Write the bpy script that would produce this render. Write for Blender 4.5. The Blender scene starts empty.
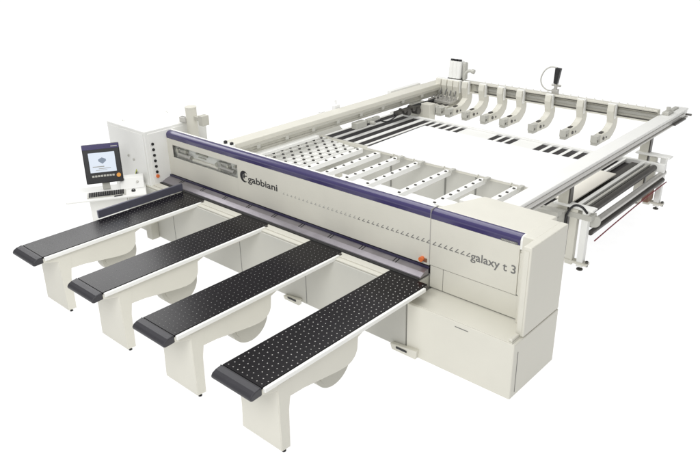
import bpy, bmesh, math, random
from mathutils import Vector, Matrix
random.seed(4)
SC = bpy.context.scene
COL = SC.collection
R = math.radians

# ------------------------------------------------------------------ materials
def new_mat(name):
    m = bpy.data.materials.new(name); m.use_nodes = True
    nt = m.node_tree; b = nt.nodes['Principled BSDF']
    return m, nt, b

def paint(name, col, rough=0.38, var=0.03, bump=0.02, metal=0.0, coat=0.0, scale=3.0, spec=0.5, fine=180.0):
    m, nt, b = new_mat(name)
    N = nt.nodes; L = nt.links
    tc = N.new('ShaderNodeTexCoord')
    n1 = N.new('ShaderNodeTexNoise'); n1.inputs['Scale'].default_value = scale; n1.inputs['Detail'].default_value = 6
    L.new(tc.outputs['Object'], n1.inputs['Vector'])
    mix = N.new('ShaderNodeMix'); mix.data_type = 'RGBA'
    mix.inputs[6].default_value = (*[c * (1 - var) for c in col], 1)
    mix.inputs[7].default_value = (*[min(1, c * (1 + var)) for c in col], 1)
    L.new(n1.outputs['Fac'], mix.inputs[0])
    L.new(mix.outputs[2], b.inputs['Base Color'])
    n2 = N.new('ShaderNodeTexNoise'); n2.inputs['Scale'].default_value = fine; n2.inputs['Detail'].default_value = 3
    L.new(tc.outputs['Object'], n2.inputs['Vector'])
    mr = N.new('ShaderNodeMapRange'); mr.inputs[3].default_value = rough * .85; mr.inputs[4].default_value = rough * 1.2
    L.new(n1.outputs['Fac'], mr.inputs[0]); L.new(mr.outputs[0], b.inputs['Roughness'])
    if bump:
        bp = N.new('ShaderNodeBump'); bp.inputs['Strength'].default_value = bump; bp.inputs['Distance'].default_value = .01
        L.new(n2.outputs['Fac'], bp.inputs['Height']); L.new(bp.outputs[0], b.inputs['Normal'])
    b.inputs['Metallic'].default_value = metal
    b.inputs['Coat Weight'].default_value = coat
    b.inputs['Coat Roughness'].default_value = .15
    b.inputs['Specular IOR Level'].default_value = spec
    return m

IV = (0.665, 0.65, 0.575)
M = dict(
    ivory=paint('ivory_paint', IV, .42, .045, .03),
    ivory_white=paint('white_paint', (.83, .83, .80), .42, .02, .03),
    cream=paint('cream_board', (.86, .83, .75), .5, .03, .04),
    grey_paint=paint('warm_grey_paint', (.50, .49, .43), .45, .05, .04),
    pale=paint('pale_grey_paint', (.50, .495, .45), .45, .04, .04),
    seam=paint('seam_shadow_grey', (.20, .20, .18), .6, .05, 0),
    panel=paint('white_laminate', (.90, .90, .90), .45, .006, .0),
    purple=paint('violet_blue_lacquer', (.045, .036, .120), .22, .08, .01, coat=.4, scale=1.5),
    purple_dark=paint('dark_violet_lacquer', (.022, .018, .055), .3, .08, .01, coat=.2),
    lilac=paint('brushed_lilac_metal', (.31, .29, .315), .30, .22, .05, metal=.75, scale=5),
    table=paint('black_table_laminate', (.0065, .0055, .007), .22, .25, .02, scale=2.0, spec=.17),
    capm=paint('charcoal_rubber', (.035, .034, .040), .42, .15, .06),
    black=paint('black_plastic', (.012, .012, .014), .4, .2, .05),
    slatblack=paint('black_belt', (.022, .019, .020), .55, .25, .05),
    stud=paint('steel_stud', (.42, .41, .39), .35, .05, 0),
    studdark=paint('dark_stud', (.17, .165, .16), .45, .05, 0),  # darker stud tone for the three farther tables
    steel=paint('brushed_steel', (.50, .49, .46), .34, .12, .05, metal=.6, scale=8),
    darksteel=paint('dark_steel', (.10, .095, .088), .35, .25, .05, metal=.6, scale=8),
    fence=paint('slate_grey_anodised', (.13, .13, .17), .35, .12, .04, metal=.4),
    red=paint('red_hose_rubber', (.20, .012, .03), .45, .1, .02),
    orange=paint('orange_plastic', (.75, .18, .05), .4, .1, .0),
    gold=paint('amber_plastic', (.80, .35, .06), .4, .1, .0),
    brown=paint('rust_brown', (.20, .10, .06), .5, .2, .05),
    roller=paint('grey_black_roller', (.045, .042, .040), .4, .2, .02),
    ink=paint('black_ink', (.012, .012, .015), .5, .0, 0),
    greyink=paint('grey_ink', (.16, .16, .155), .5, .0, 0),
    paleink=paint('pale_grey_ink', (.36, .36, .34), .5, .0, 0),
    yellow=paint('yellow_green_print', (.45, .50, .05), .5, .05, 0),
    screenart=paint('screen_grey_blue', (.22, .27, .35), .4, .05, 0),
)
def emis(name, col, s, base=(.1, .1, .1), rough=.2):
    m, nt, b = new_mat(name)
    tc = nt.nodes.new('ShaderNodeTexCoord'); n = nt.nodes.new('ShaderNodeTexNoise'); n.inputs['Scale'].default_value = 4
    mx = nt.nodes.new('ShaderNodeMix'); mx.data_type = 'RGBA'
    mx.inputs[6].default_value = (*[c * .93 for c in col], 1); mx.inputs[7].default_value = (*col, 1)
    nt.links.new(tc.outputs['Object'], n.inputs['Vector']); nt.links.new(n.outputs['Fac'], mx.inputs[0])
    nt.links.new(mx.outputs[2], b.inputs['Emission Color'])
    b.inputs['Emission Strength'].default_value = s
    b.inputs['Base Color'].default_value = (*base, 1); b.inputs['Roughness'].default_value = rough
    return m
M['screen'] = emis('lit_screen', (.80, .88, 1.0), .85)
# white floor, emission added so it stays pure white without shadows
M['floor'] = emis('self_lit_white_floor', (1, 1, 1), .96, base=(.20, .20, .20), rough=.9)

def glass():
    m, nt, b = new_mat('clear_window')
    b.inputs['Transmission Weight'].default_value = 1; b.inputs['Roughness'].default_value = .03
    b.inputs['IOR'].default_value = 1.1; b.inputs['Base Color'].default_value = (.96, .97, .96, 1)
    tc = nt.nodes.new('ShaderNodeTexCoord'); n = nt.nodes.new('ShaderNodeTexNoise'); n.inputs['Scale'].default_value = 5
    mr = nt.nodes.new('ShaderNodeMapRange'); mr.inputs[3].default_value = .01; mr.inputs[4].default_value = .08
    nt.links.new(tc.outputs['Object'], n.inputs['Vector']); nt.links.new(n.outputs['Fac'], mr.inputs[0])
    nt.links.new(mr.outputs[0], b.inputs['Roughness'])
    return m
M['glass'] = glass()

# ------------------------------------------------------------------ mesh helpers
class MB:
    def __init__(s):
        s.bm = bmesh.new()
    def _merge(s, t, smooth=None, mi=0):
        for f in t.faces:
            f.material_index = mi
        me = bpy.data.meshes.new('tmp'); t.to_mesh(me); t.free()
        n0 = len(s.bm.faces)
        s.bm.from_mesh(me); bpy.data.meshes.remove(me)
        s.bm.faces.ensure_lookup_table()
        if smooth is not None:
            for f in s.bm.faces[n0:]:
                f.smooth = smooth
        return s
    def box(s, x0, x1, y0, y1, z0, z1, bev=.006, mi=0, seg=2):
        t = bmesh.new()
        bmesh.ops.create_cube(t, size=1)
        sx, sy, sz = x1 - x0, y1 - y0, z1 - z0
        for v in t.verts:
            v.co = Vector(((x0 + x1) / 2 + v.co.x * sx, (y0 + y1) / 2 + v.co.y * sy, (z0 + z1) / 2 + v.co.z * sz))
        b = min(bev, .45 * min(abs(sx), abs(sy), abs(sz)))
        if b > .0005:
            bmesh.ops.bevel(t, geom=t.edges[:], offset=b, segments=seg, affect='EDGES', profile=.5)
        return s._merge(t, mi=mi)
    def prism(s, poly, axis, a, b, bev=.0, mi=0, seg=2, smooth=None):
        """poly: 2D points in the two other axes (in xyz order); extruded from a to b along axis"""
        t = bmesh.new()
        def P(p, w):
            return {'x': (w, p[0], p[1]), 'y': (p[0], w, p[1]), 'z': (p[0], p[1], w)}[axis]
        va = [t.verts.new(P(p, a)) for p in poly]; vb = [t.verts.new(P(p, b)) for p in poly]
        t.faces.new(va); t.faces.new(vb[::-1])
        n = len(poly)
        for i in range(n):
            t.faces.new((va[i], vb[i], vb[(i + 1) % n], va[(i + 1) % n]))
        bmesh.ops.recalc_face_normals(t, faces=t.faces[:])
        if bev:
            ed = [e for e in t.edges if e.calc_face_angle(0) > R(25)]
            bmesh.ops.bevel(t, geom=ed, offset=bev, segments=seg, affect='EDGES', profile=.5)
        return s._merge(t, mi=mi, smooth=smooth)
    def cyl(s, p, q, r, n=20, r2=None, mi=0):
        p, q = Vector(p), Vector(q); d = q - p
        t = bmesh.new()
        bmesh.ops.create_cone(t, cap_ends=True, segments=n, radius1=r, radius2=r if r2 is None else r2, depth=d.length)
        rot = d.to_track_quat('Z', 'Y').to_matrix().to_4x4()
        t.transform(Matrix.Translation((p + q) / 2) @ rot)
        for f in t.faces:
            f.smooth = len(f.verts) == 4
        for e in t.edges:
            if any(len(f.verts) > 4 for f in e.link_faces):
                e.smooth = False
        return s._merge(t, mi=mi)
    def dome(s, p, r, h, n=8, mi=0):
        t = bmesh.new(); c = Vector(p)
        top = t.verts.new(c + Vector((0, 0, h)))
        r1 = [t.verts.new(c + Vector((r * .65 * math.cos(a), r * .65 * math.sin(a), h * .75))) for a in [2 * math.pi * i / n for i in range(n)]]
        r0 = [t.verts.new(c + Vector((r * math.cos(a), r * math.sin(a), 0))) for a in [2 * math.pi * i / n for i in range(n)]]
        for i in range(n):
            j = (i + 1) % n
            t.faces.new((r1[i], r1[j], top)); t.faces.new((r0[i], r0[j], r1[j], r1[i]))
        return s._merge(t, smooth=True, mi=mi)
    def tube(s, pts, r, n=10, mi=0, sub=6):
        P = [Vector(p) for p in pts]
        if sub > 1 and len(P) > 2:
            out = []
            for i in range(len(P) - 1):
                p0 = P[max(i - 1, 0)]; p1 = P[i]; p2 = P[i + 1]; p3 = P[min(i + 2, len(P) - 1)]
                for k in range(sub):
                    u = k / sub
                    out.append(.5 * ((2 * p1) + (-p0 + p2) * u + (2 * p0 - 5 * p1 + 4 * p2 - p3) * u * u + (-p0 + 3 * p1 - 3 * p2 + p3) * u ** 3))
            out.append(P[-1]); P = out
        t = bmesh.new(); rings = []; up = Vector((.13, .21, 1)).normalized()
        for i, p in enumerate(P):
            d = (P[min(i + 1, len(P) - 1)] - P[max(i - 1, 0)]).normalized()
            a = d.cross(up)
            if a.length < .05: a = d.cross(Vector((1, 0, 0)))
            a.normalize(); b = a.cross(d)
            rings.append([t.verts.new(p + r * (math.cos(2 * math.pi * k / n) * a + math.sin(2 * math.pi * k / n) * b)) for k in range(n)])
        for i in range(len(P) - 1):
            for k in range(n):
                t.faces.new((rings[i][k], rings[i][(k + 1) % n], rings[i + 1][(k + 1) % n], rings[i + 1][k]))
        t.faces.new(rings[0]); t.faces.new(rings[-1][::-1])
        bmesh.ops.recalc_face_normals(t, faces=t.faces[:])
        return s._merge(t, smooth=True, mi=mi)
    def build(s, name, mat, parent=None, origin=None):
        me = bpy.data.meshes.new(name)
        root = parent
        while root is not None and root.parent is not None:
            root = root.parent
        off = Vector(origin) if origin else (root['_o'].to_list() if False else Vector(ORI.get(root.name, (0, 0, 0))) if root else Vector((0, 0, 0)))
        for v in s.bm.verts:
            v.co -= off
        s.bm.to_mesh(me); s.bm.free()
        for m in (mat if isinstance(mat, (list, tuple)) else [mat]):
            me.materials.append(M[m])
        o = bpy.data.objects.new(name, me); COL.objects.link(o)
        if parent is not None: o.parent = parent
        if origin is not None and parent is None: o.location = origin
        return o
ORI = {}
def tag(o, label=None, cat=None, group=None, kind=None):
    if label: o['label'] = label
    if cat: o['category'] = cat
    if group: o['group'] = group
    if kind: o['kind'] = kind
    return o
def thing(name, loc, label, cat, group=None, rz=0, local=False):
    o = bpy.data.objects.new(name, None); COL.objects.link(o)
    o.empty_display_size = .2
    o.location = loc; o.rotation_euler = (0, 0, rz)
    ORI[o.name] = (0, 0, 0) if local else tuple(loc)
    return tag(o, label, cat, group)
def copy_tree(o, parent=None):
    c = o.copy(); COL.objects.link(c); c.parent = parent
    for ch in list(o.children):
        copy_tree(ch, c)
    return c
def dup_part(o, parent, dx=(0, 0, 0)):
    c = o.copy(); COL.objects.link(c); c.parent = parent
    c.location = Vector(o.location) + Vector(dx)
    for ch in list(o.children):
        k = ch.copy(); COL.objects.link(k); k.parent = c
    return c
def text_part(s, parent, mat, x0, x1, z0, z1, y, name='lettering', bold=.0, depth=.0015):
    cu = bpy.data.curves.new('t', 'FONT'); cu.body = s; cu.size = 1; cu.offset = bold; cu.extrude = 0
    cu.resolution_u = 4
    tmp = bpy.data.objects.new('t', cu); COL.objects.link(tmp)
    bpy.context.view_layer.update()
    me = bpy.data.meshes.new_from_object(tmp.evaluated_get(bpy.context.evaluated_depsgraph_get()))
    bpy.data.objects.remove(tmp); bpy.data.curves.remove(cu)
    xs = [v.co.x for v in me.vertices]; ys = [v.co.y for v in me.vertices]
    a0, a1, b0, b1 = min(xs), max(xs), min(ys), max(ys)
    bm = bmesh.new(); bm.from_mesh(me); bpy.data.meshes.remove(me)
    for v in bm.verts:
        v.co = Vector((x0 + (v.co.x - a0) / (a1 - a0) * (x1 - x0), y, z0 + (v.co.y - b0) / (b1 - b0) * (z1 - z0)))
    mb = MB(); mb.bm.free(); mb.bm = bm
    return mb.build(name, mat, parent)

# ------------------------------------------------------------------ setting
fl = MB(); fl.bm.free(); fl.bm = bmesh.new()
vs = [fl.bm.verts.new(p) for p in ((-400, -60, 0), (60, -60, 0), (60, 600, 0), (-400, 600, 0))]
fl.bm.faces.new(vs)
tag(fl.build('floor', 'floor'), kind='structure')

# ================================================================== PANEL SAW
XL, XS, XR = -1.27, 5.44, 5.69
saw = thing('panel_saw', (2.2, .4, 0), 'long ivory panel saw with violet striped beam cover and galaxy t 3 lettering', 'panel saw')
# machine base (between and behind the tables)
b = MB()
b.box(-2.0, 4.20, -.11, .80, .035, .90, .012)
body = b.build('base', 'pale', saw)  # darker grey paint imitates the shade between the tables
b = MB()                                                  # shadow recess in the seams
b.box(4.195, 4.222, -.095, .7, .05, .71, 0)
b.build('seam', 'seam', saw)
b = MB()                                                  # table ledge on top of the base
b.box(-2.0, 4.20, -.085, .12, .902, .925, .006)
b.box(-2.0, 4.20, -.02, .10, .925, .940, .004)
b.build('ledge', 'ivory', saw)
b = MB()
for x in (-.65, 1.05, 2.45):
    b.box(x - .004, x + .004, -.1125, -.105, .06, .88, 0)
b.build('joint_line', 'greyink', saw)
# levelling feet with dark slot
def foot(x0, x1, z1):
    q = MB()
    q.prism([(x0, z1), (x0 + .03, .0), (x1 - .02, .0), (x1, z1 + .05)], 'y', -.17, -.112, .008)
    o = q.build('foot', 'ivory', saw)
    s = MB(); s.box(x0 + .10, x0 + .27, -.178, -.170, .045, .075, .004); s.build('slot', 'black', o)
foot(4.0, 4.42, .08)
foot(2.02, 2.36, .05)
# bracket seen between the first two tables
q = MB(); q.box(-1.30, -1.14, -.26, -.112, .03, .46, .006); o = q.build('bracket', 'grey_paint', saw)
s = MB(); s.box(-1.45, -1.12, -.30, -.12, .465, .485, .006); s.build('bracket_plate', 'black', o)

# right lower cabinet with step
b = MB()
b.box(4.22, XR, -.117, .93, .0, .730, .014)
cab = b.build('lower_cabinet', 'ivory', saw)
b = MB()                                                   # tray on the step, folded lips
b.box(4.24, 5.655, -.105, .385, .7305, .738, .003)
b.box(5.60, 5.645, -.09, .07, .738, .775, .008)
b.build('step_tray', 'ivory', cab)
b = MB()
b.box(5.676, 5.694, -.02, -.014, .06, .60, 0)
b.build('seam', 'greyink', cab)
b = MB(); b.box(4.92, 5.10, -.1195, -.112, .665, .675, 0); b.build('nameplate', 'greyink', cab)
# dark joint above the step
b = MB(); b.box(4.23, 5.45, .368, .41, .738, .752, 0); b.build('joint_line', 'seam', saw)
# hood lower skirt
b = MB()
b.box(4.215, 4.405, .356, .9, .752, 1.050, .005)
b.box(4.412, 5.44, .356, .9, .752, 1.050, .005)
b.build('skirt_panel', 'ivory', saw)
b = MB(); b.box(4.402, 4.415, .364, .6, .76, 1.04, 0); b.box(4.22, 5.43, .362, .6, 1.046, 1.062, 0)
b.build('seam', 'greyink', saw)
# hood
H0 = 4.205
def band_profile(y0=.35, z0=1.685, z1=1.80, d=.10, n=8):
    pts = [(y0 + .004, z0)]
    for i in range(n + 1):
        a = math.pi / 2 * i / n
        pts.append((y0 + d - d * math.cos(a) ** .8 if i < n else y0 + d, z0 + .05 + (z1 - z0 - .05) * math.sin(a)))
    pts.append((y0 + d, z0))
    return pts
hood = MB()
hood.box(H0, 5.41, .35, .372, 1.058, 1.682, .006)
hood.box(H0 + .004, 5.43, .373, 1.10, 1.058, 1.62, .006)
hood.prism([(H0, .452), (5.44, .452), (5.46, 1.12), (4.46, 1.14)], 'z', 1.66, 1.80, .02, seg=4)
hood_o = hood.build('hood', 'ivory_white', saw)
hood_o.data.materials.clear(); hood_o.data.materials.append(M['ivory'])
q = MB(); q.prism(band_profile(), 'x', H0 + .002, 5.405, smooth=False); q.build('hood_band', 'purple', hood_o)
q = MB(); q.prism([(y - .004, z + (.004 if z > 1.72 else -.05)) for y, z in band_profile()], 'x', 5.406, 5.45, .012, seg=3); q.build('end_cap', 'ivory_white', hood_o)
q = MB(); q.box(5.412, 5.45, .352, .44, 1.06, 1.60, .014, seg=4); q.build('edge_trim', 'ivory', hood_o)
# right pillar
q = MB()
q.box(5.59, XR - .002, .075, .925, .7395, 1.835, .014, seg=3)
q.box(5.457, 5.60, .30, .922, .7385, 1.833, .012, seg=3)
pil = q.build('side_pillar', 'ivory', saw)
q = MB(); q.box(5.61, 5.665, .068, .076, .80, 1.79, .003); q.build('inset_strip', 'ivory', pil)
# small boxes behind the hood
q = MB(); q.box(3.98, 4.18, .75, .98, 1.3, 1.70, .012); q.box(4.08, 4.38, 1.15, 1.42, 1.2, 1.66, .012); q.build('motor_housing', 'ivory_white', saw)

# beam cover, with a long window at its left end
bc = MB()
zt, zb = 1.682, 1.045
wx0, wx1, wz0, wz1 = -1.12, .56, 1.37, 1.585
bc.box(wx1, H0 - .006, .35, .362, zb, zt, .003)
bc.box(XL, wx0, .35, .362, zb, zt, .003)
bc.box(wx0 + .0005, wx1 - .0005, .35, .362, zb, wz0, .002)
bc.box(wx0 + .0005, wx1 - .0005, .35, .362, wz1, zt, .002)
cover = bc.build('beam_cover', 'ivory', saw)
q = MB(); q.prism(band_profile(), 'x', XL, H0 - .004, smooth=False); q.build('violet_band', 'purple', cover)
q = MB(); q.box(XL, H0 - .006, .452, .49, 1.05, 1.803, .006); q.build('back_panel', 'ivory_white', cover)
q = MB(); q.box(H0 - .006, H0 + .001, .345, .50, 1.05, 1.81, .002); q.build('joint_strip', 'stud', cover)
q = MB(); q.box(wx0 + .001, wx1 - .001, .353, .357, wz0 + .001, wz1 - .001, 0); q.build('window_pane', 'glass', cover)
q = MB(); q.box(wx0 - .01, wx1 + .01, .43, .45, wz0 - .02, wz1 + .02, 0); q.build('window_back', 'ivory_white', cover)
# machinery behind the window
for (cx, w) in ((-.93, .26), (.18, .30)):
    q = MB()
    q.box(cx - w / 2, cx + w / 2, .385, .43, wz0 + .01, wz1 - .05, .006)
    q.cyl((cx - .05, .38, wz0 + .08), (cx + .28, .38, wz0 + .07), .035)
    q.cyl((cx - .1, .375, wz0 + .12), (cx - .1, .43, wz0 + .12), .05)
    q.build('carriage', 'steel', cover)
q = MB()
for (x, z, r) in ((-1.02, 1.50, .035), (-.93, 1.44, .025), (-.80, 1.52, .03), (.02, 1.47, .035), (.10, 1.42, .03), (.30, 1.50, .025), (.47, 1.53, .022)):
    q.cyl((x, .366, z), (x, .42, z), r, 14)
q.box(-.55, -.25, .40, .42, 1.52, 1.545, .003); q.box(-.50, -.30, .40, .42, 1.475, 1.49, .003)
q.build('carriage_knob', 'grey_paint', cover)
q = MB(); q.box(-.65, .02, .39, .428, 1.385, 1.43, .006); q.build('carriage_rail', 'cream', cover)
# lettering & emblem
YT = .3478
text_part('gabbiani', cover, 'ink', .80, 1.46, 1.335, 1.475, YT, bold=.016)
q = MB()
N_ = 40; cx, cz = .715, 1.435; ro = .092; ri = .068; dx = .035; dz = -.004
# crescent between the outer circle and an offset inner circle
t = bmesh.new(); vo = []; vi = []
for i in range(N_ + 1):
    a = R(38) + R(284) * i / N_
    vo.append(t.verts.new((cx + ro * math.cos(a), YT, cz + ro * math.sin(a))))
    vi.append(t.verts.new((cx + dx + ri * math.cos(a) * .95, YT, cz + dz + ri * math.sin(a))))
for i in range(N_):
    t.faces.new((vo[i], vo[i + 1], vi[i + 1], vi[i]))
q._merge(t)
q.prism([(cx - .02, cz - .01), (cx + .07, cz + .012), (cx + .07, cz + .028), (cx - .02, cz + .012)], 'y', YT - .0005, YT + .001)
q.prism([(cx - .005, cz + .055), (cx + .02, cz + .06), (cx + .012, cz - .03), (cx - .018, cz - .02)], 'y', YT - .0008, YT + .001)
q.build('emblem', 'ink', cover)
text_part('galaxy t 3', hood_o, 'greyink', 4.79, 5.385, 1.285, 1.425, YT, bold=.012)
for (x0, x1, par, mats) in ((1.57, 4.17, cover, ('paleink', 'greyink')), (4.24, 4.74, hood_o, ('greyink',))):
    for mi, mt in enumerate(mats):
        q = MB(); x = x0
        while x < x1:
            frac = (x - 1.5) / 3.2
            if (mi == 0 and (len(mats) == 1 or frac < .45)) or (mi == 1 and frac >= .45):
                h = .030 + .024 * frac; w = h * 1.15; z = 1.345 + .012 * (1 - frac)
                q.prism([(x + w * .75, z + h), (x + w, z + h), (x + w * .33, z + .010), (x + w, z + .010), (x + w, z), (x, z)], 'y', YT - .0002, YT + .001)
            x += .0805
        q.build('chevron_row', mt, par)
# tiny plate at the right end of the band and emergency stop
q = MB(); q.box(5.17, 5.38, .343, .352, 1.690, 1.712, .001); q.build('maker_plate', 'greyink', hood_o)
q = MB()
for k in range(9):
    q.box(5.19 + k * .019, 5.201 + k * .019, .3415, .3428, 1.695, 1.707, 0)
q.build('plate_marks', 'stud', hood_o)
q = MB(); q.cyl((4.10, .30, 1.115), (4.10, .35, 1.115), .032); es = q.build('emergency_stop', 'orange', cover)
q = MB(); q.box(4.12, 4.17, .335, .349, 1.08, 1.13, .004); q.build('stop_base', 'brown', es)

# pressure strip below the cover
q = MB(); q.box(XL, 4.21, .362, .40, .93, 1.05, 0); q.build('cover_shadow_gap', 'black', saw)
q = MB(); q.prism([(.33, 1.038), (.345, 1.038), (.345, 1.012), (.325, 1.012)], 'x', XL, 4.21); q.build('edge_strip', 'purple_dark', saw)
q = MB(); q.prism([(.335, 1.010), (.24, .988), (.165, .955), (.155, .935), (.34, .935)], 'x', -1.9, 4.205, .003); ps = q.build('pressure_strip', 'lilac', saw)
q = MB()
for k in range(9):
    x = -.9 + .575 * k
    for d in (0, .045):
        q = MB(); q.prism([(.24, .984), (.33, 1.009), (.33, 1.013), (.24, .990)], 'x', x + d, x + d + .014)
        q.build('clamp_slot', 'black', ps)
q = MB(); q.box(-1.9, 4.205, .105, .154, .925, .95, .004); q.build('brush_strip', 'black', saw)

# pipes on top of the left end
q = MB(); q.cyl((-1.12, .80, 1.25), (-1.12, .80, 2.13), .095, 24); o = q.build('dust_outlet', 'ivory', saw)
q = MB(); q.cyl((-1.12, .80, 2.13), (-1.12, .80, 2.15), .10, 24); q.build('outlet_rim', 'ivory', o)
q = MB(); q.box(-.86, -.74, .74, .88, 1.88, 2.05, .01); q.box(-1.04, -.855, .78, .84, 1.93, 2.0, .004); q.build('outlet_box', 'grey_paint', saw)
q = MB(); q.box(-1.35, -1.16, .70, .78, 1.87, 1.96, .01); q.build('valve', 'steel', saw)

# ================================================================== ELECTRICAL CABINET
ec = thing('electrical_cabinet', (-1.85, .56, 0), 'tall pale electrical cabinet at the saw end with a column of dark buttons', 'cabinet')
q = MB(); q.box(-2.42, XL - .004, -.06, 1.20, .02, 1.87, .014, seg=3); body_ec = q.build('body', 'ivory_white', ec)
q = MB(); q.box(-2.39, -1.31, -.072, -.06, .10, 1.82, .005); dr = q.build('door', 'ivory_white', ec)
q = MB(); q.box(-1.62, -1.60, -.085, -.072, .95, 1.12, .004); q.build('handle', 'pale', dr)
q = MB(); q.prism([(-1.72, 1.04), (-1.58, 1.04), (-1.65, 1.16)], 'y', -.0745, -.071); q.build('warning_sticker', 'yellow', dr)
q = MB(); q.prism([(-1.69, 1.055), (-1.61, 1.055), (-1.65, 1.12)], 'y', -.0755, -.073); q.build('warning_mark', 'ink', dr)
for x, z in ((-1.83, 1.36), (-1.68, 1.32)):
    q = MB(); q.cyl((x, -.085, z), (x, -.071, z), .022); q.build('lock', 'pale', dr)
q = MB(); q.box(XL - .004, XL + .006, .0, 1.16, .10, 1.82, .003); sp = q.build('side_panel', 'ivory_white', ec)
for k in range(6):
    z = 1.64 - k * .098
    q = MB(); q.cyl((XL + .004, .065 + .003 * k, z), (XL + .022, .065 + .003 * k, z), .024, 14); q.build('button', 'black', sp)
q = MB(); q.cyl((XL + .006, .08, 1.075), (XL + .03, .08, 1.075), .030); q.build('stop_button', 'orange', sp)
for (x, y) in ((-2.2, .12), (-2.1, .95), (-1.5, .98)):
    q = MB(); q.tube([(x, y, 1.868), (x, y, 1.88), (x + .03, y, 1.89), (x + .06, y, 1.88), (x + .06, y, 1.868)], .008); q.build('lifting_eye', 'ivory_white', body_ec)
q = MB()
for (x, y) in ((-2.3, .05), (-1.4, .05), (-2.3, 1.1), (-1.4, 1.1)):
    q.cyl((x, y, 0), (x, y, .025), .04)
q.build('base_pad', 'black', ec)

# ================================================================== AIR TABLES
TX = [0.0, 1.51, 2.968, 4.376]
F0, WB = -2.60, .59
def make_table(X, label):
    t = thing('support_table', (X - .3, -1.3, 0), label, 'support table', 'black topped support tables in front of the saw')
    L_, Rr = X - WB, X
    # top with studs
    q = MB()
    q.box(L_, Rr - .004, F0 + .002, .085, .925, .950, .003)
    r = 0
    y = F0 + .045
    while y < .06:
        for c in range(8):
            x = L_ + .045 + c * .0715 + (.0 if r % 2 == 0 else .0)
            q.dome((x + (.018 if r % 2 else -.0), y, .9495), .008 if X > 4 else .007, .003, 6, mi=1)
        y += .066; r += 1
    q.build('tabletop', ['table', 'stud' if X > 4 else 'studdark'], t)
    # nose cap
    prof = [(F0 + .0, .952), (F0 - .03, .953), (F0 - .085, .944), (F0 - .13, .922), (F0 - .15, .892), (F0 - .145, .866), (F0 - .12, .855), (F0 + .0, .862)]
    q = MB(); q.prism(prof, 'x', L_ - .005, Rr + .004, .012, seg=3)
    for f in q.bm.faces: f.smooth = False
    cp = q.build('nose_cap', 'capm', t)
    q = MB(); q.prism([(F0 - .012, .9535), (F0 - .020, .9535), (F0 - .020, .935), (F0 - .012, .935)], 'x', L_ - .006, Rr + .005); q.build('cap_groove', 'black', cp)
    # frame beam under the top: full length body with bulging belly
    bel = [(F0 + .0, .922), (F0 + .0, .86), (F0 + .20, .80), (F0 + .34, .645), (-2.05, .635)]
    bel += [(-1.55, .56), (-1.42, .55)]
    for i in range(1, 7):
        a = R(-90 + 15 * i)
        bel.append((-1.40 + .19 * math.cos(a), .72 + .17 * math.sin(a)))
    bel += [(-1.20, .83), (-1.10, .865), (-.112, .865), (-.112, .922)]
    q = MB(); q.prism(bel, 'x', Rr - .05, Rr, .006)
    q.prism([(p[0], p[1]) for p in bel], 'x', L_ + .01, L_ + .05, .006)
    q.box(L_ + .05, Rr - .05, F0 + .01, -.115, .87, .922, 0)
    q.build('side_frame', 'ivory', t)
    # white edge bar along the right edge
    q = MB(); q.box(Rr + .0015, Rr + .040, F0 + .01, .0, .895, .946, .008); eb = q.build('edge_bar', 'ivory_white', t)
    q = MB(); q.cyl((Rr + .021, -.002, .935), (Rr + .021, .04, .935), .024); q.build('bar_pin', 'darksteel', eb)
    # leg: front plate with folded sides
    y0 = F0 + .20
    q = MB()
    q.prism([(L_ - .03, .035), (Rr - .012, .035), (Rr - .012, .84), (L_ + .02, .80)], 'y', y0, y0 + .012, .003)
    q.prism([(y0 + .0, .86), (y0, .04), (y0 + .115, .035), (y0 + .13, .50), (y0 + .17, .72), (y0 + .20, .86)], 'x', Rr - .011, Rr + .002, .003)
    q.prism([(y0 + .013, .78), (y0 + .013, .04), (y0 + .115, .035), (y0 + .13, .50), (y0 + .17, .78)], 'x', L_ - .03, L_ - .018, .003)
    lg = q.build('leg', 'ivory', t)
    for x in (Rr - .03, L_ + .0):
        q = MB(); q.cyl((x, y0 + .05, 0), (x, y0 + .05, .012), .024, 14); q.cyl((x, y0 + .05, .012), (x, y0 + .05, .05), .010, 10); q.build('foot', 'black', lg)
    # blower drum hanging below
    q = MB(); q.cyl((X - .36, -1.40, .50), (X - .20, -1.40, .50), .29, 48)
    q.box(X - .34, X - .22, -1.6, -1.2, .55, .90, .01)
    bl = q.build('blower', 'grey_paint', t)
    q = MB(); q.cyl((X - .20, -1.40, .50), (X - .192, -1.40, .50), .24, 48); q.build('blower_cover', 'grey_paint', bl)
    return t
tl = ['black topped support table nearest the monitor console, with a slate fence on its far edge',
      'second black topped support table from the monitor console, between the fenced one and the third',
      'third black topped support table from the monitor console, just below the middle of the beam',
      'nearest black support table with bright rows of studs, beside the stepped cabinet']
for x, l in zip(TX, tl):
    make_table(x, l)
# fence beside table 1
q = MB(); q.box(-.655, -.615, -1.41, .12, .952, 1.075, .006); fo = q.build('guide_fence', 'fence', origin=(-.635, -.6, .952))
tag(fo, 'long slate grey guide fence on the far edge of the leftmost support table', 'fence')
q = MB()
# ================================================================== CONSOLE
CA = R(59)
cx0, cy0 = -1.52, -.74
con = thing('control_console', (cx0, cy0, 0), 'white operator console desk with a dark framed touch monitor', 'console', rz=CA - 0, local=True)
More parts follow.
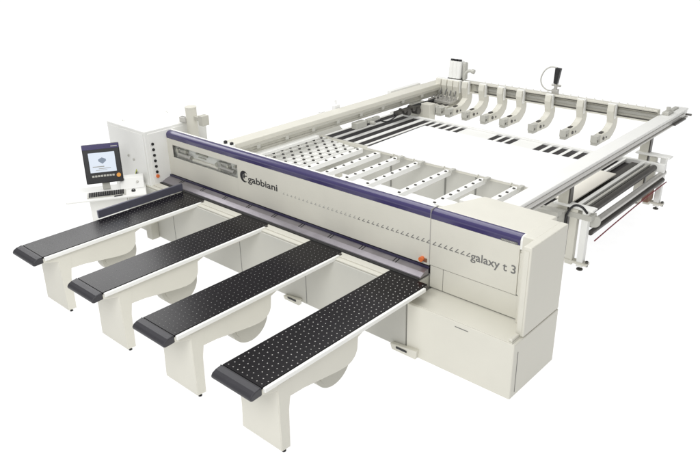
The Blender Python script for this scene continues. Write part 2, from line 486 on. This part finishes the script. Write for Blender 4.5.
# local: x = width to the right seen by the viewer, -y = towards the operator
q = MB(); q.box(-.30, .30, .02, .34, .0, .94, .012); q.build('pedestal', 'ivory_white', con)
q = MB(); q.box(-.62, .62, -.34, .32, .945, .975, .010); q.build('desk', 'ivory_white', con)
q = MB(); q.prism([(-.02, .977), (.28, .977), (.28, 1.13), (.10, 1.13)], 'x', .22, .60, .008); bx = q.build('control_box', 'ivory_white', con)
q = MB(); q.cyl((.50, .035, 1.08), (.50, .05, 1.06), .018); q.build('indicator', 'pale', bx)
q = MB(); q.box(-.06, .06, .10, .16, .977, 1.18, .01); q.build('monitor_neck', 'pale', con)
# monitor, tilted back
mon = MB()
def tilt(o, ang, piv):
    mt = Matrix.Translation(piv) @ Matrix.Rotation(ang, 4, 'X') @ Matrix.Translation(-Vector(piv))
    o.data.transform(Matrix.Translation((0, 0, ZUP)) @ mt)
PV = (0, .05, 1.10); ZUP = .05; TA = R(-14)
mon.box(-.29, .29, .03, .085, 1.06, 1.70, .014, seg=3); mo = mon.build('monitor', 'black', con); tilt(mo, TA, PV)
def mp(name, mat, *boxes, cyl=None):
    q = MB()
    for bxx in boxes: q.box(*bxx)
    if cyl: q.cyl(*cyl)
    o = q.build(name, mat, mo); tilt(o, TA, PV); return o
mp('top_bezel', 'purple', (-.285, .285, .022, .031, 1.615, 1.695, .003))
mp('maker_mark', 'stud', (.16, .26, .0205, .0225, 1.64, 1.655, 0))
mp('screen', 'screen', (-.205, .205, .024, .031, 1.24, 1.56, .002))
q = MB(); q.prism([(-.06, 1.45), (0, 1.48), (.06, 1.45), (.06, 1.42), (0, 1.375), (-.06, 1.42)], 'y', .0215, .0235); o = q.build('screen_picture', 'screenart', mo); tilt(o, TA, PV)
mp('screen_text', 'paleink', (-.16, .02, .0225, .0236, 1.325, 1.34, 0), (-.07, .12, .0225, .0236, 1.295, 1.305, 0), (-.12, .06, .0225, .0236, 1.27, 1.277, 0))
kb = [(-.19 + k * .045, -.155 + k * .045, .0225, .031, 1.165, 1.195, .002) for k in range(8)]
mp('button_row', 'pale', *kb)
mp('dial', 'gold', cyl=((.225, .008, 1.17), (.225, .031, 1.17), .034))
# keyboard & mouse (things resting on the desk)
def on_desk(dx, dy, z):
    return (cx0 + dx * math.cos(CA) - dy * math.sin(CA), cy0 + dx * math.sin(CA) + dy * math.cos(CA), z)
kbt = thing('keyboard', on_desk(.0, -.17, .9755), 'dark keyboard on the white console desk below the monitor', 'keyboard', rz=CA, local=True)
q = MB(); q.prism([(-.10, 0), (.10, 0), (.10, .03), (-.10, .012)], 'x', -.30, .30, .004); q.build('case', 'pale', kbt)
q = MB()
for r_ in range(5):
    for c in range(16):
        if r_ == 0 and 4 <= c <= 9: continue
        x = -.275 + c * .0345; y = -.082 + r_ * .034; z = .013 + (y + .1) * .09
        q.box(x, x + .028, y, y + .028, z - .002, z + .011, .002)
q.box(-.275 + 4 * .0345, -.275 + 9 * .0345 + .028, -.082, -.054, .012, .026, .002)
q.build('keys', 'black', kbt)
ms = thing('mouse', on_desk(.42, -.12, .9755), 'small dark mouse on the console desk right of the keyboard', 'mouse', rz=CA, local=True)
q = MB(); t = bmesh.new(); bmesh.ops.create_uvsphere(t, u_segments=18, v_segments=10, radius=1)
for v in t.verts: v.co = Vector((v.co.x * .035, v.co.y * .058, max(v.co.z, 0) * .036))
q._merge(t, smooth=True); q.build('shell', 'black', ms)
q = MB(); q.cyl((-.004, -.03, .031), (.004, -.03, .031), .012); q.build('wheel', 'steel', ms)
pen = MB(); pen.cyl((-.008, 0, .01), (.0, .13, .01), .010, 12); po = pen.build('pen', 'black', origin=(0, 0, 0))
po.location = on_desk(.12, -.318, .9755); po.rotation_euler = (0, 0, CA - R(75))
tag(po, 'short black pen lying at the front edge of the console desk', 'pen')

# ================================================================== REAR SUPPORT TABLE (perforated roller rails)
rs = thing('rear_support_table', (1.3, 2.3, 0), 'rear support of parallel ivory rails dotted with black rollers behind the violet beam', 'rail table')
RX = [.12, .56, 1.03, 1.50, 2.17, 2.87, 3.51]
def rail(x, w, y0, y1, nname='roller_rail', mat='ivory_white', h=.075, pitch=.22, rr=.026, off=.0, ztop=.945, blocks=False):
    q = MB(); q.box(x - w / 2, x + w / 2, y0, y1, ztop - h, ztop, .008)
    if blocks:
        yy = y1 - .12 - off - pitch / 2
        while yy > y0 + .1:
            q.box(x - w * .38, x + w * .38, yy - .055, yy + .055, ztop - .01, ztop + .035, .008); yy -= pitch
    o = q.build(nname, mat, rs)
    first = None; y = y1 - .12 - off; k = 0
    while y > y0 + .1 and k < 14:
        xx = x + w * .18
        if first is None:
            m = MB(); m.cyl((xx - .019, y, ztop + .002), (xx + .019, y, ztop + .002), rr, 12)
            first = m.build('roller', 'roller', o); fy = y
        else:
            c = first.copy(); COL.objects.link(c); c.parent = o; c.location = (0, y - fy, 0)
        y -= pitch; k += 1
    return o
for x in RX:
    rail(x, .115, .85, 3.76, rr=.019, h=.09)
for i, x in enumerate([-.98, -.80, -.62, -.44, -.26, -.09]):
    rail(x, .10, 1.05, 3.90 - .03 * i, mat='ivory_white', off=.11 * (i % 2), pitch=.22, rr=.024, blocks=True, ztop=.93)
q = MB(); q.box(-1.15, 3.7, 1.0, 1.12, .70, .843, .01); q.build('cross_beam', 'ivory', rs)
for x in (-1.0, .9, 2.5, 3.55):
    for y in (1.06,):
        q = MB(); q.box(x - .05, x + .05, y - .04, y + .04, 0, .70, .006); q.build('leg', 'ivory', rs)
# end tips (small stoppers)
for x in RX[2:]:
    q = MB(); q.box(x + .06, x + .13, 3.66, 3.80, .93, .985, .008); q.build('stopper', 'pale', rs)
    q = MB(); q.cyl((x - .09, 3.70, .96), (x - .09, 3.76, .985), .015); q.build('stop_pin', 'grey_paint', rs)

# ================================================================== LIFT TABLE with slats and the white panel
lt = thing('lift_table', (1.4, 5.1, 0), 'wide lift table of black and ivory slats under the white panel', 'lift table')
q = MB(); q.box(-1.10, 4.02, 3.98, 6.22, .25, .84, .01); q.build('frame', 'grey_paint', lt)
q = MB(); q.box(-1.12, 4.04, 3.94, 3.98, .22, .93, .006); fp = q.build('front_plate', 'pale', lt)
q = MB()
for x in (.72, 1.98, 2.62, 3.3):
    q.box(x, x + .025, 3.925, 3.94, .24, .86, .002)
q.build('stiffener', 'seam', fp)
q = MB(); q.box(-1.12, 4.04, 3.922, 3.94, .865, .93, .004); q.build('front_lip', 'ivory', fp)
q = MB(); q.box(-1.14, 4.06, 6.24, 6.33, .80, .955, .008); q.build('rear_bar', 'ivory_white', lt)
q = MB(); q.box(-1.10, 4.02, 3.99, 6.24, .85, .912, 0); q.build('bed', 'slatblack', lt)
def slat(x0, x1, mat='ivory_white'):
    q = MB(); q.box(x0, x1, 4.0, 6.236, .9125, .926, .003); q.build('slat', mat, lt)
gaps = [(-1.03, -.85), (-.75, -.57), (-.46, -.28), (-.17, .00), (.065, .175), (.245, .365), (.44, .56), (.63, .75), (.82, .94),
        (1.68, 1.81), (1.88, 2.01), (2.07, 2.20), (2.70, 2.84), (2.91, 3.04), (3.11, 3.24), (3.31, 3.45), (3.53, 3.64)]
prev = -1.10
for a_, b_ in gaps + [(4.02, 4.1)]:
    slat(prev, a_); prev = b_
for x in (-.9, 3.8):
    for y in (4.2, 6.0):
        q = MB(); q.box(x - .06, x + .06, y - .06, y + .06, 0, .25, .006); q.build('leg', 'ivory', lt)
wp = MB(); wp.prism([(.20, 3.86), (3.69, 3.86), (3.72, 5.68), (.16, 5.80)], 'z', .956, .978, .002)
wpo = wp.build('white_panel', 'panel', origin=(1.9, 5.0, .956)); wpo.location.z = .956 - .025
tag(wpo, 'large plain white board lying on the slatted lift table', 'board')

# ================================================================== SIDE RAILS
def feet(parent, x, y):
    q = MB(); q.cyl((x, y, 0), (x, y, .012), .05, 18); q.cyl((x, y, .012), (x, y, .10), .014, 10); return q.build('foot', 'steel', parent)
rr_ = thing('guide_rail', (4.43, 4.9, 0), 'white overhead guide rail on posts along the right side of the lift table', 'guide rail', 'overhead guide rails on both sides')
q = MB(); q.box(4.36, 4.62, 1.15, 8.45, 1.47, 1.50, .006); q.box(4.42, 4.605, 1.15, 8.45, 1.345, 1.469, .006); q.build('rail_beam', 'ivory_white', rr_)
q = MB(); q.box(4.606, 4.616, 1.3, 8.3, 1.39, 1.43, .003); q.box(4.43, 4.635, 1.15, 8.45, 1.315, 1.342, .003); q.build('running_track', 'steel', rr_)
for y in (3.45, 6.68):
    q = MB(); q.box(4.42, 4.58, y - .07, y + .07, .04, 1.314, .008); p = q.build('post', 'ivory', rr_)
    q = MB(); q.box(4.581, 4.60, y - .05, y + .06, .15, 1.28, .003); q.build('post_channel', 'darksteel', p)
    feet(rr_, 4.5, y)
q = MB(); q.box(4.40, 4.52, 7.6, 7.9, 1.501, 1.56, .01); q.cyl((4.46, 7.75, 1.56), (4.46, 7.75, 1.63), .04); q.box(4.40, 4.48, 8.0, 8.3, 1.501, 1.53, .01); q.build('end_motor', 'pale', rr_)
q = MB(); q.box(4.62, 4.68, 7.6, 8.2, 1.33, 1.36, .004); q.cyl((4.64, 8.25, 1.42), (4.75, 8.25, 1.42), .02); q.build('end_switch', 'darksteel', rr_)

lr = thing('guide_rail', (-.75, 4.5, 0), 'broad ivory overhead guide rail running back from the left end of the violet beam', 'guide rail', 'overhead guide rails on both sides')
q = MB(); q.box(-.84, -.54, .75, 7.85, 1.40, 1.50, .012); q.box(-.80, -.60, .75, 7.85, 1.22, 1.40, .006); q.build('rail_beam', 'ivory', lr)
q = MB(); q.box(-.538, -.528, .9, 7.8, 1.36, 1.41, .002); q.box(-.598, -.585, .8, 7.8, 1.24, 1.28, .002); q.build('running_track', 'grey_paint', lr)
q = MB(); q.box(-.57, -.45, .9, 3.2, 1.16, 1.215, .006); q.build('guide_bar', 'ivory_white', lr)
for y in (1.4, 6.6):
    q = MB(); q.box(-.80, -.50, y - .10, y + .10, .04, 1.215, .010); q.build('post', 'pale', lr); feet(lr, -.7, y)
q = MB(); q.box(-.52, -.22, 6.50, 6.72, .04, 1.20, .010); q.build('post', 'ivory', lr)
q = MB(); q.tube([(-.50, 5.6, 1.12), (-.50, 6.2, 1.17), (-.47, 6.9, 1.18), (-.46, 7.75, 1.20)], .035); q.build('cable_chain', 'black', lr)
q = MB()
for (y, z, r) in ((5.95, 1.12, .07), (6.12, 1.17, .06), (6.3, 1.08, .075), (5.8, 1.18, .045)):
    q.cyl((-.52, y, z), (-.36, y, z), r, 16)
q.box(-.54, -.40, 5.6, 6.4, 1.12, 1.19, .006)
q.build('drive_unit', 'darksteel', lr)
q = MB(); q.box(-.60, -.45, 4.3, 4.62, 1.08, 1.21, .01); q.box(-.58, -.50, 4.7, 5.1, 1.12, 1.20, .01); q.cyl((-.5, 4.8, 1.12), (-.40, 4.8, 1.12), .04); q.build('limit_switch', 'pale', lr)
q = MB(); q.box(-.95, -.86, 4.1, 4.25, 1.44, 1.56, .01); q.box(-.93, -.90, 4.16, 4.2, 1.56, 1.66, .004); q.box(-.95, -.86, 3.7, 3.8, 1.44, 1.51, .01); q.build('sensor', 'panel', lr)
q = MB(); q.box(-.95, -.85, 5.9, 7.0, 1.46, 1.53, .006); q.build('cable_tray', 'ivory_white', lr)
q = MB()
for (x, y, z) in ((-.70, 1.10, 1.53), (-.56, 1.12, 1.52), (-.64, .98, 1.50), (-.86, .95, 1.52)):
    q.box(x, x + .05, y, y + .05, z - .02, z + .03, .006)
q.build('clip', 'black', lr)
q = MB(); q.box(-.95, -.5, .8, 1.2, 1.44, 1.51, .01); q.build('end_plate', 'ivory_white', lr)
for k in range(9):
    q = MB(); q.box(-.56, -.525, 1.7 + k * .7, 1.78 + k * .7, 1.30, 1.365, .004); q.build('rail_bracket', 'pale', lr)
q = MB(); q.tube([(-.54, 4.9, 1.20), (-.50, 5.1, 1.10), (-.46, 5.3, 1.04), (-.42, 5.5, 1.10), (-.46, 5.75, 1.16)], .014); q.build('cable', 'black', lr)

# low grey side shield left of the roller rails
ss = thing('side_shield', (-1.2, 2.6, 0), 'low pale sheet metal shield under the left guide rail beside the roller rails', 'shield')
q = MB(); q.prism([(-1.38, 1.08), (-1.08, .90), (-1.08, 0), (-1.38, 0)], 'y', 1.0, 4.6, .006); q.build('sheet', 'pale', ss)
q = MB(); q.prism([(-1.30, 1.052), (-1.25, 1.025), (-1.25, 1.015), (-1.30, 1.04)], 'y', 1.1, 4.4); q.build('trim', 'ivory_white', ss)

# ================================================================== PUSHER with grippers
pu = thing('pusher', (2.0, 7.5, 1.36), 'ivory cross beam with a row of curved gripper arms spanning the back', 'pusher')
q = MB(); q.box(-.40, 4.355, 7.47, 7.62, 1.56, 1.60, .008); q.box(-.40, 4.355, 7.56, 7.62, 1.38, 1.56, .004); q.box(-.40, 4.355, 7.46, 7.62, 1.35, 1.379, .006)
pb = q.build('cross_beam', 'ivory', pu)
q = MB(); q.box(.3, 4.35, 7.535, 7.56, 1.44, 1.50, .004); q.build('channel', 'pale', pb)
q = MB(); q.box(.3, 4.35, 7.47, 7.535, 1.380, 1.392, .0); q.box(.3, 4.35, 7.463, 7.475, 1.548, 1.559, 0); q.build('rack', 'darksteel', pb)
q = MB()
for k in range(22):
    q.cyl((.5 + k * .17, 7.59, 1.60), (.5 + k * .17, 7.59, 1.63), .012, 8)
q.build('bolts', 'ivory_white', pb)
def gripper(x):
    outer = [(7.50, 1.61), (7.58, 1.56), (7.68, 1.34), (7.70, 1.24), (7.66, 1.10), (7.55, 1.00), (7.42, .94), (6.95, .94)]
    inner = [(6.95, 1.11), (7.26, 1.125), (7.38, 1.17), (7.48, 1.24), (7.46, 1.34), (7.42, 1.48), (7.44, 1.61)]
    q = MB()
    q.prism([(y - .10, z) for y, z in outer + inner], 'x', x - .07, x + .07, .014, seg=2)
    a = q.build('gripper', 'ivory', pu)
    q = MB(); q.box(x - .062, x + .062, 6.70, 6.90, .935, .995, .008); q.box(x - .062, x + .062, 6.72, 6.90, 1.045, 1.115, .008); q.box(x - .066, x + .066, 6.685, 6.715, .99, 1.13, .005)
    q.box(x - .05, x + .05, 6.80, 6.90, .965, 1.10, .004); q.build('jaw', 'pale', a)
    q = MB(); q.cyl((x + .069, 6.98, 1.03), (x + .085, 6.98, 1.03), .032, 14); q.cyl((x + .069, 7.12, 1.02), (x + .08, 7.12, 1.02), .02, 12)
    q.box(x - .03, x + .03, 6.95, 7.07, 1.08, 1.14, .008); q.build('cylinder_fitting', 'darksteel', a)
    q = MB(); q.box(x - .085, x + .085, 7.38, 7.462, 1.33, 1.62, .008); q.build('clamp_plate', 'ivory_white', a)
    q = MB()
    for z in (1.42, 1.54):
        q.cyl((x + .02, 7.372, z), (x + .02, 7.38, z), .014, 8)
    q.build('bolt_pair', 'greyink', a)
    return a
g0 = gripper(RX[0])
for x in RX[1:]:
    dup_part(g0, pu, (x - RX[0], 0, 0))
for i, x in enumerate((-.10, -.26, -.42, -.58)):
    c = dup_part(g0, pu, (x - RX[0], -.02 + .0 * i, 0))
# valve island in the cluster
q = MB()
for k in range(5):
    for j in range(3):
        q.cyl((-.55 + k * .12, 7.05 + j * .12, 1.20), (-.55 + k * .12, 7.05 + j * .12, 1.26 + .01 * ((k + j) % 2)), .026, 10)
q.box(-.62, .0, 6.98, 7.36, 1.14, 1.20, .008)
q.build('valve_block', 'steel', pu)
q = MB()
for k in range(4):
    q.tube([(-.5 + k * .13, 7.3, 1.26), (-.48 + k * .13, 7.36, 1.42), (-.40 + k * .11, 7.45, 1.52), (-.30 + k * .08, 7.5, 1.62)], .014)
q.build('air_lines', 'greyink', pu)
# motor with fluted housing
q = MB()
for k in range(3):
    q.cyl((-.33 + k * .10, 7.46, 1.64), (-.33 + k * .10, 7.50, 2.02), .058, 20)
q.box(-.36, -.10, 7.52, 7.66, 1.62, 2.02, .02)
mt_ = q.build('drive_motor', 'ivory_white', pu)
q = MB(); q.box(-.40, -.06, 7.42, 7.66, 1.60, 1.64, .008); q.build('motor_flange', 'darksteel', mt_)
for k in range(3):
    q = MB(); q.cyl((-.33 + k * .10, 7.50, 2.02), (-.33 + k * .10, 7.505, 2.06), .044, 18); q.build('motor_cap', 'black', mt_)
q = MB(); q.box(-.06, .02, 7.50, 7.62, 1.62, 2.0, .02); q.build('motor_side', 'pale', mt_)
q = MB(); q.tube([(.0, 7.5, 1.62), (.02, 7.5, 1.74), (.10, 7.5, 1.83), (.20, 7.5, 1.84)], .035); q.cyl((.20, 7.5, 1.84), (.26, 7.5, 1.83), .05); q.build('hose_elbow', 'pale', pu)
# black riser with hose
q = MB(); q.box(2.14, 2.28, 7.52, 7.60, 1.60, 1.70, .01); q.cyl((2.21, 7.56, 1.70), (2.21, 7.56, 1.82), .035)
q.cyl((2.12, 7.56, 1.78), (2.32, 7.56, 1.78), .022); ri_ = q.build('hose_riser', 'steel', pu)
q = MB(); q.prism([(2.16, 1.82), (2.24, 1.80), (2.29, 2.13), (2.17, 2.14)], 'y', 7.52, 7.61, .01); q.build('riser_sleeve', 'black', ri_)
q = MB(); q.tube([(2.20, 7.56, 2.14), (2.06, 7.56, 2.14), (1.93, 7.56, 2.05), (1.86, 7.56, 1.88), (1.90, 7.56, 1.74), (2.02, 7.56, 1.66), (2.16, 7.56, 1.66)], .013); q.build('hose', 'pale', ri_)

# ================================================================== OUTER ROLLER CONVEYOR
oc = thing('side_conveyor', (4.5, 5.0, 0), 'low side conveyor of dark rollers and slats outside the right guide rail', 'conveyor')
for y in (3.42, 6.62):
    far = y > 5
    q = MB(); q.box(4.83, 4.93, y - .05, y + .05, .06, 1.00, .008); q.build('leg', 'ivory_white', oc)
    q = MB(); q.box(4.64, 4.76, y - .05, y + .05, .06, .98, .008); q.build('leg', 'ivory', oc)
    q = MB(); q.box(4.62, 5.00, y - .06, y + .06, .10, .14, .006); fb = q.build('foot_bar', 'ivory', oc)
    q = MB(); q.cyl((4.88, y, 0), (4.88, y, .015), .05, 18); q.cyl((4.88, y, .015), (4.88, y, .10), .014, 10)
    q.cyl((4.98, y, .08), (4.98, y, .17), .022, 12); q.build('levelling_foot', 'darksteel', fb)
    q = MB(); q.box(4.38, 5.0, y - .09, y + .09, 1.0, 1.03, .008); q.build('top_plate', 'ivory_white', oc)
q = MB(); q.box(4.66, 4.70, 3.46, 3.48, .16, .92, .003); q.build('slot_cover', 'black', oc)
for i, (x, z, r) in enumerate(((4.80, .85, .055), (4.93, .74, .05), (4.93, .60, .042))):
    q = MB(); q.cyl((x, 3.52, z), (x, 6.56, z), r, 24); q.build('roller', 'darksteel' if i != 1 else 'steel', oc)
for x, w, mt in ((4.06, .07, 'ivory_white'), (4.12 + .12, .05, 'ivory_white'), (4.56, .07, 'ivory_white'), (4.68, .05, 'pale')):
    q = MB(); q.box(x, x + w, 3.56, 6.40, .86, .91, .006); q.build('slat', mt, oc)
q = MB(); q.box(4.05, 4.74, 3.56, 6.38, .80, .84, .004); q.build('belt_bed', 'slatblack', oc)
q = MB(); q.box(4.06, 4.98, 6.385, 6.46, .78, .93, .006); q.build('end_bar', 'ivory_white', oc)
q = MB(); q.box(4.40, 4.52, 3.56, 6.40, .842, .875, .003); q.build('belt', 'darksteel', oc)
q = MB(); q.box(4.25, 4.98, 3.36, 3.56, .84, .93, .01); q.cyl((4.96, 3.55, .80), (4.98, 3.50, .80), .09); q.build('drive_bracket', 'pale', oc)
q = MB(); q.tube([(4.60, 3.30, .72), (4.63, 3.30, .92), (4.72, 3.30, 1.06), (4.84, 3.30, 1.07), (4.93, 3.32, .98)], .018); q.build('cable', 'black', oc)
q = MB(); q.box(4.70, 4.82, 6.30, 6.56, .20, .52, .01); q.build('control_box', 'brown', oc)
q = MB(); q.box(4.28, 4.62, 2.98, 3.14, .94, 1.02, .01); q.cyl((4.30, 3.06, 1.02), (4.30, 3.06, 1.10), .03); q.cyl((4.22, 3.06, .96), (4.60, 3.06, .96), .045); q.box(4.45, 4.6, 3.0, 3.36, .62, .94, .01); q.build('side_arm', 'pale', oc)
q = MB(); q.prism([(4.18, 3.75), (4.50, 3.75), (4.50, 5.42), (4.18, 5.42)], 'z', .911, .935, .003)
cb = q.build('cream_board', 'cream', origin=(4.34, 4.6, .911)); tag(cb, 'narrow cream board lying on the side conveyor under the right guide rail', 'board')
q = MB(); q.tube([(5.02, 3.50, .50), (5.0, 4.4, .52), (5.0, 5.5, .56), (4.99, 6.6, .56)], .010)
rh = q.build('red_hose', 'red', origin=(5.0, 5.0, .54)); tag(rh, 'thin dark red hose stretched along the outer side of the roller conveyor', 'hose')

# split meshes that hold several separate pieces
def split_loose(o):
    bm = bmesh.new(); bm.from_mesh(o.data); bm.verts.ensure_lookup_table()
    seen = set(); groups = []
    for v in bm.verts:
        if v.index in seen: continue
        st = [v]; seen.add(v.index); g = []
        while st:
            a_ = st.pop(); g.append(a_.index)
            for e in a_.link_edges:
                b_ = e.other_vert(a_)
                if b_.index not in seen: seen.add(b_.index); st.append(b_)
        groups.append(set(g))
    bm.free()
    for k, g in enumerate(groups[1:]):
        c = o.copy(); c.data = o.data.copy(); COL.objects.link(c)
        b2 = bmesh.new(); b2.from_mesh(c.data)
        bmesh.ops.delete(b2, geom=[v for v in b2.verts if v.index not in g], context='VERTS'); b2.to_mesh(c.data); b2.free()
    b2 = bmesh.new(); b2.from_mesh(o.data)
    bmesh.ops.delete(b2, geom=[v for v in b2.verts if v.index not in groups[0]], context='VERTS'); b2.to_mesh(o.data); b2.free()
for o in list(COL.objects):
    if o.type == 'MESH' and o.name.split('.')[0] in ('clip', 'joint_line', 'stiffener', 'sensor', 'motor_housing', 'base_pad', 'carriage_knob', 'seam', 'screen_text', 'skirt_panel', 'bolt_pair', 'limit_switch', 'screen_text'):
        split_loose(o)

# ------------------------------------------------------------------ light
w = bpy.data.worlds.new('World'); SC.world = w; w.use_nodes = True
bg = w.node_tree.nodes['Background']; bg.inputs[0].default_value = (1, .995, .985, 1); bg.inputs[1].default_value = .36
def area(name, loc, rot, sx, sy, e, col=(1, 1, 1)):
    l = bpy.data.lights.new(name, 'AREA'); l.shape = 'RECTANGLE'; l.size = sx; l.size_y = sy; l.energy = e; l.color = col
    o = bpy.data.objects.new(name, l); COL.objects.link(o); o.location = loc; o.rotation_euler = rot
    return o
def aim(o, t):
    o.rotation_euler = (Vector(t) - o.location).to_track_quat('-Z', 'Y').to_euler()
a = area('overhead_key', (1.5, 3.5, 9), (0, 0, 0), 10, 10, 760); aim(a, (1.5, 3, 0))  # unseen key light, added overhead in place of a sun
a = area('left_area_light', (-7, 1.0, 6), (0, 0, 0), 5, 5, 260); aim(a, (0, 1, .8))  # unseen area light on the left, out of frame
a = area('front_fill', (6, -7.5, 7.2), (0, 0, 0), 4.5, 4.5, 560); aim(a, (1.2, .3, 1.1))  # unseen fill light, added to brighten the front faces

# ------------------------------------------------------------------ camera
cam = bpy.data.cameras.new('camera'); co = bpy.data.objects.new('camera', cam); COL.objects.link(co)
fx, CX, CY, CZ, YAW, PIT, ROL = 695.8221, 8.6659, -6.0518, 5.005, 42.1086, 24.3345, -1.0074
cam.sensor_fit = 'HORIZONTAL'; cam.sensor_width = 36; cam.lens = fx / 700 * 36
cam.clip_start = .1; cam.clip_end = 2000
A, B, C_ = R(YAW), R(PIT), R(ROL)
fwd = Vector((-math.sin(A) * math.cos(B), math.cos(A) * math.cos(B), -math.sin(B)))
right = Vector((math.cos(A), math.sin(A), 0)); up = right.cross(fwd)
r2 = right * math.cos(C_) + up * math.sin(C_); u2 = -right * math.sin(C_) + up * math.cos(C_)
mat = Matrix((r2, u2, -fwd)).transposed().to_4x4(); mat.translation = (CX, CY, CZ)
co.matrix_world = mat
SC.camera = co
SC.render.resolution_x = 1024; SC.render.resolution_y = 683
SC.view_settings.view_transform = 'Standard'; SC.view_settings.look = 'None'; SC.view_settings.exposure = 0
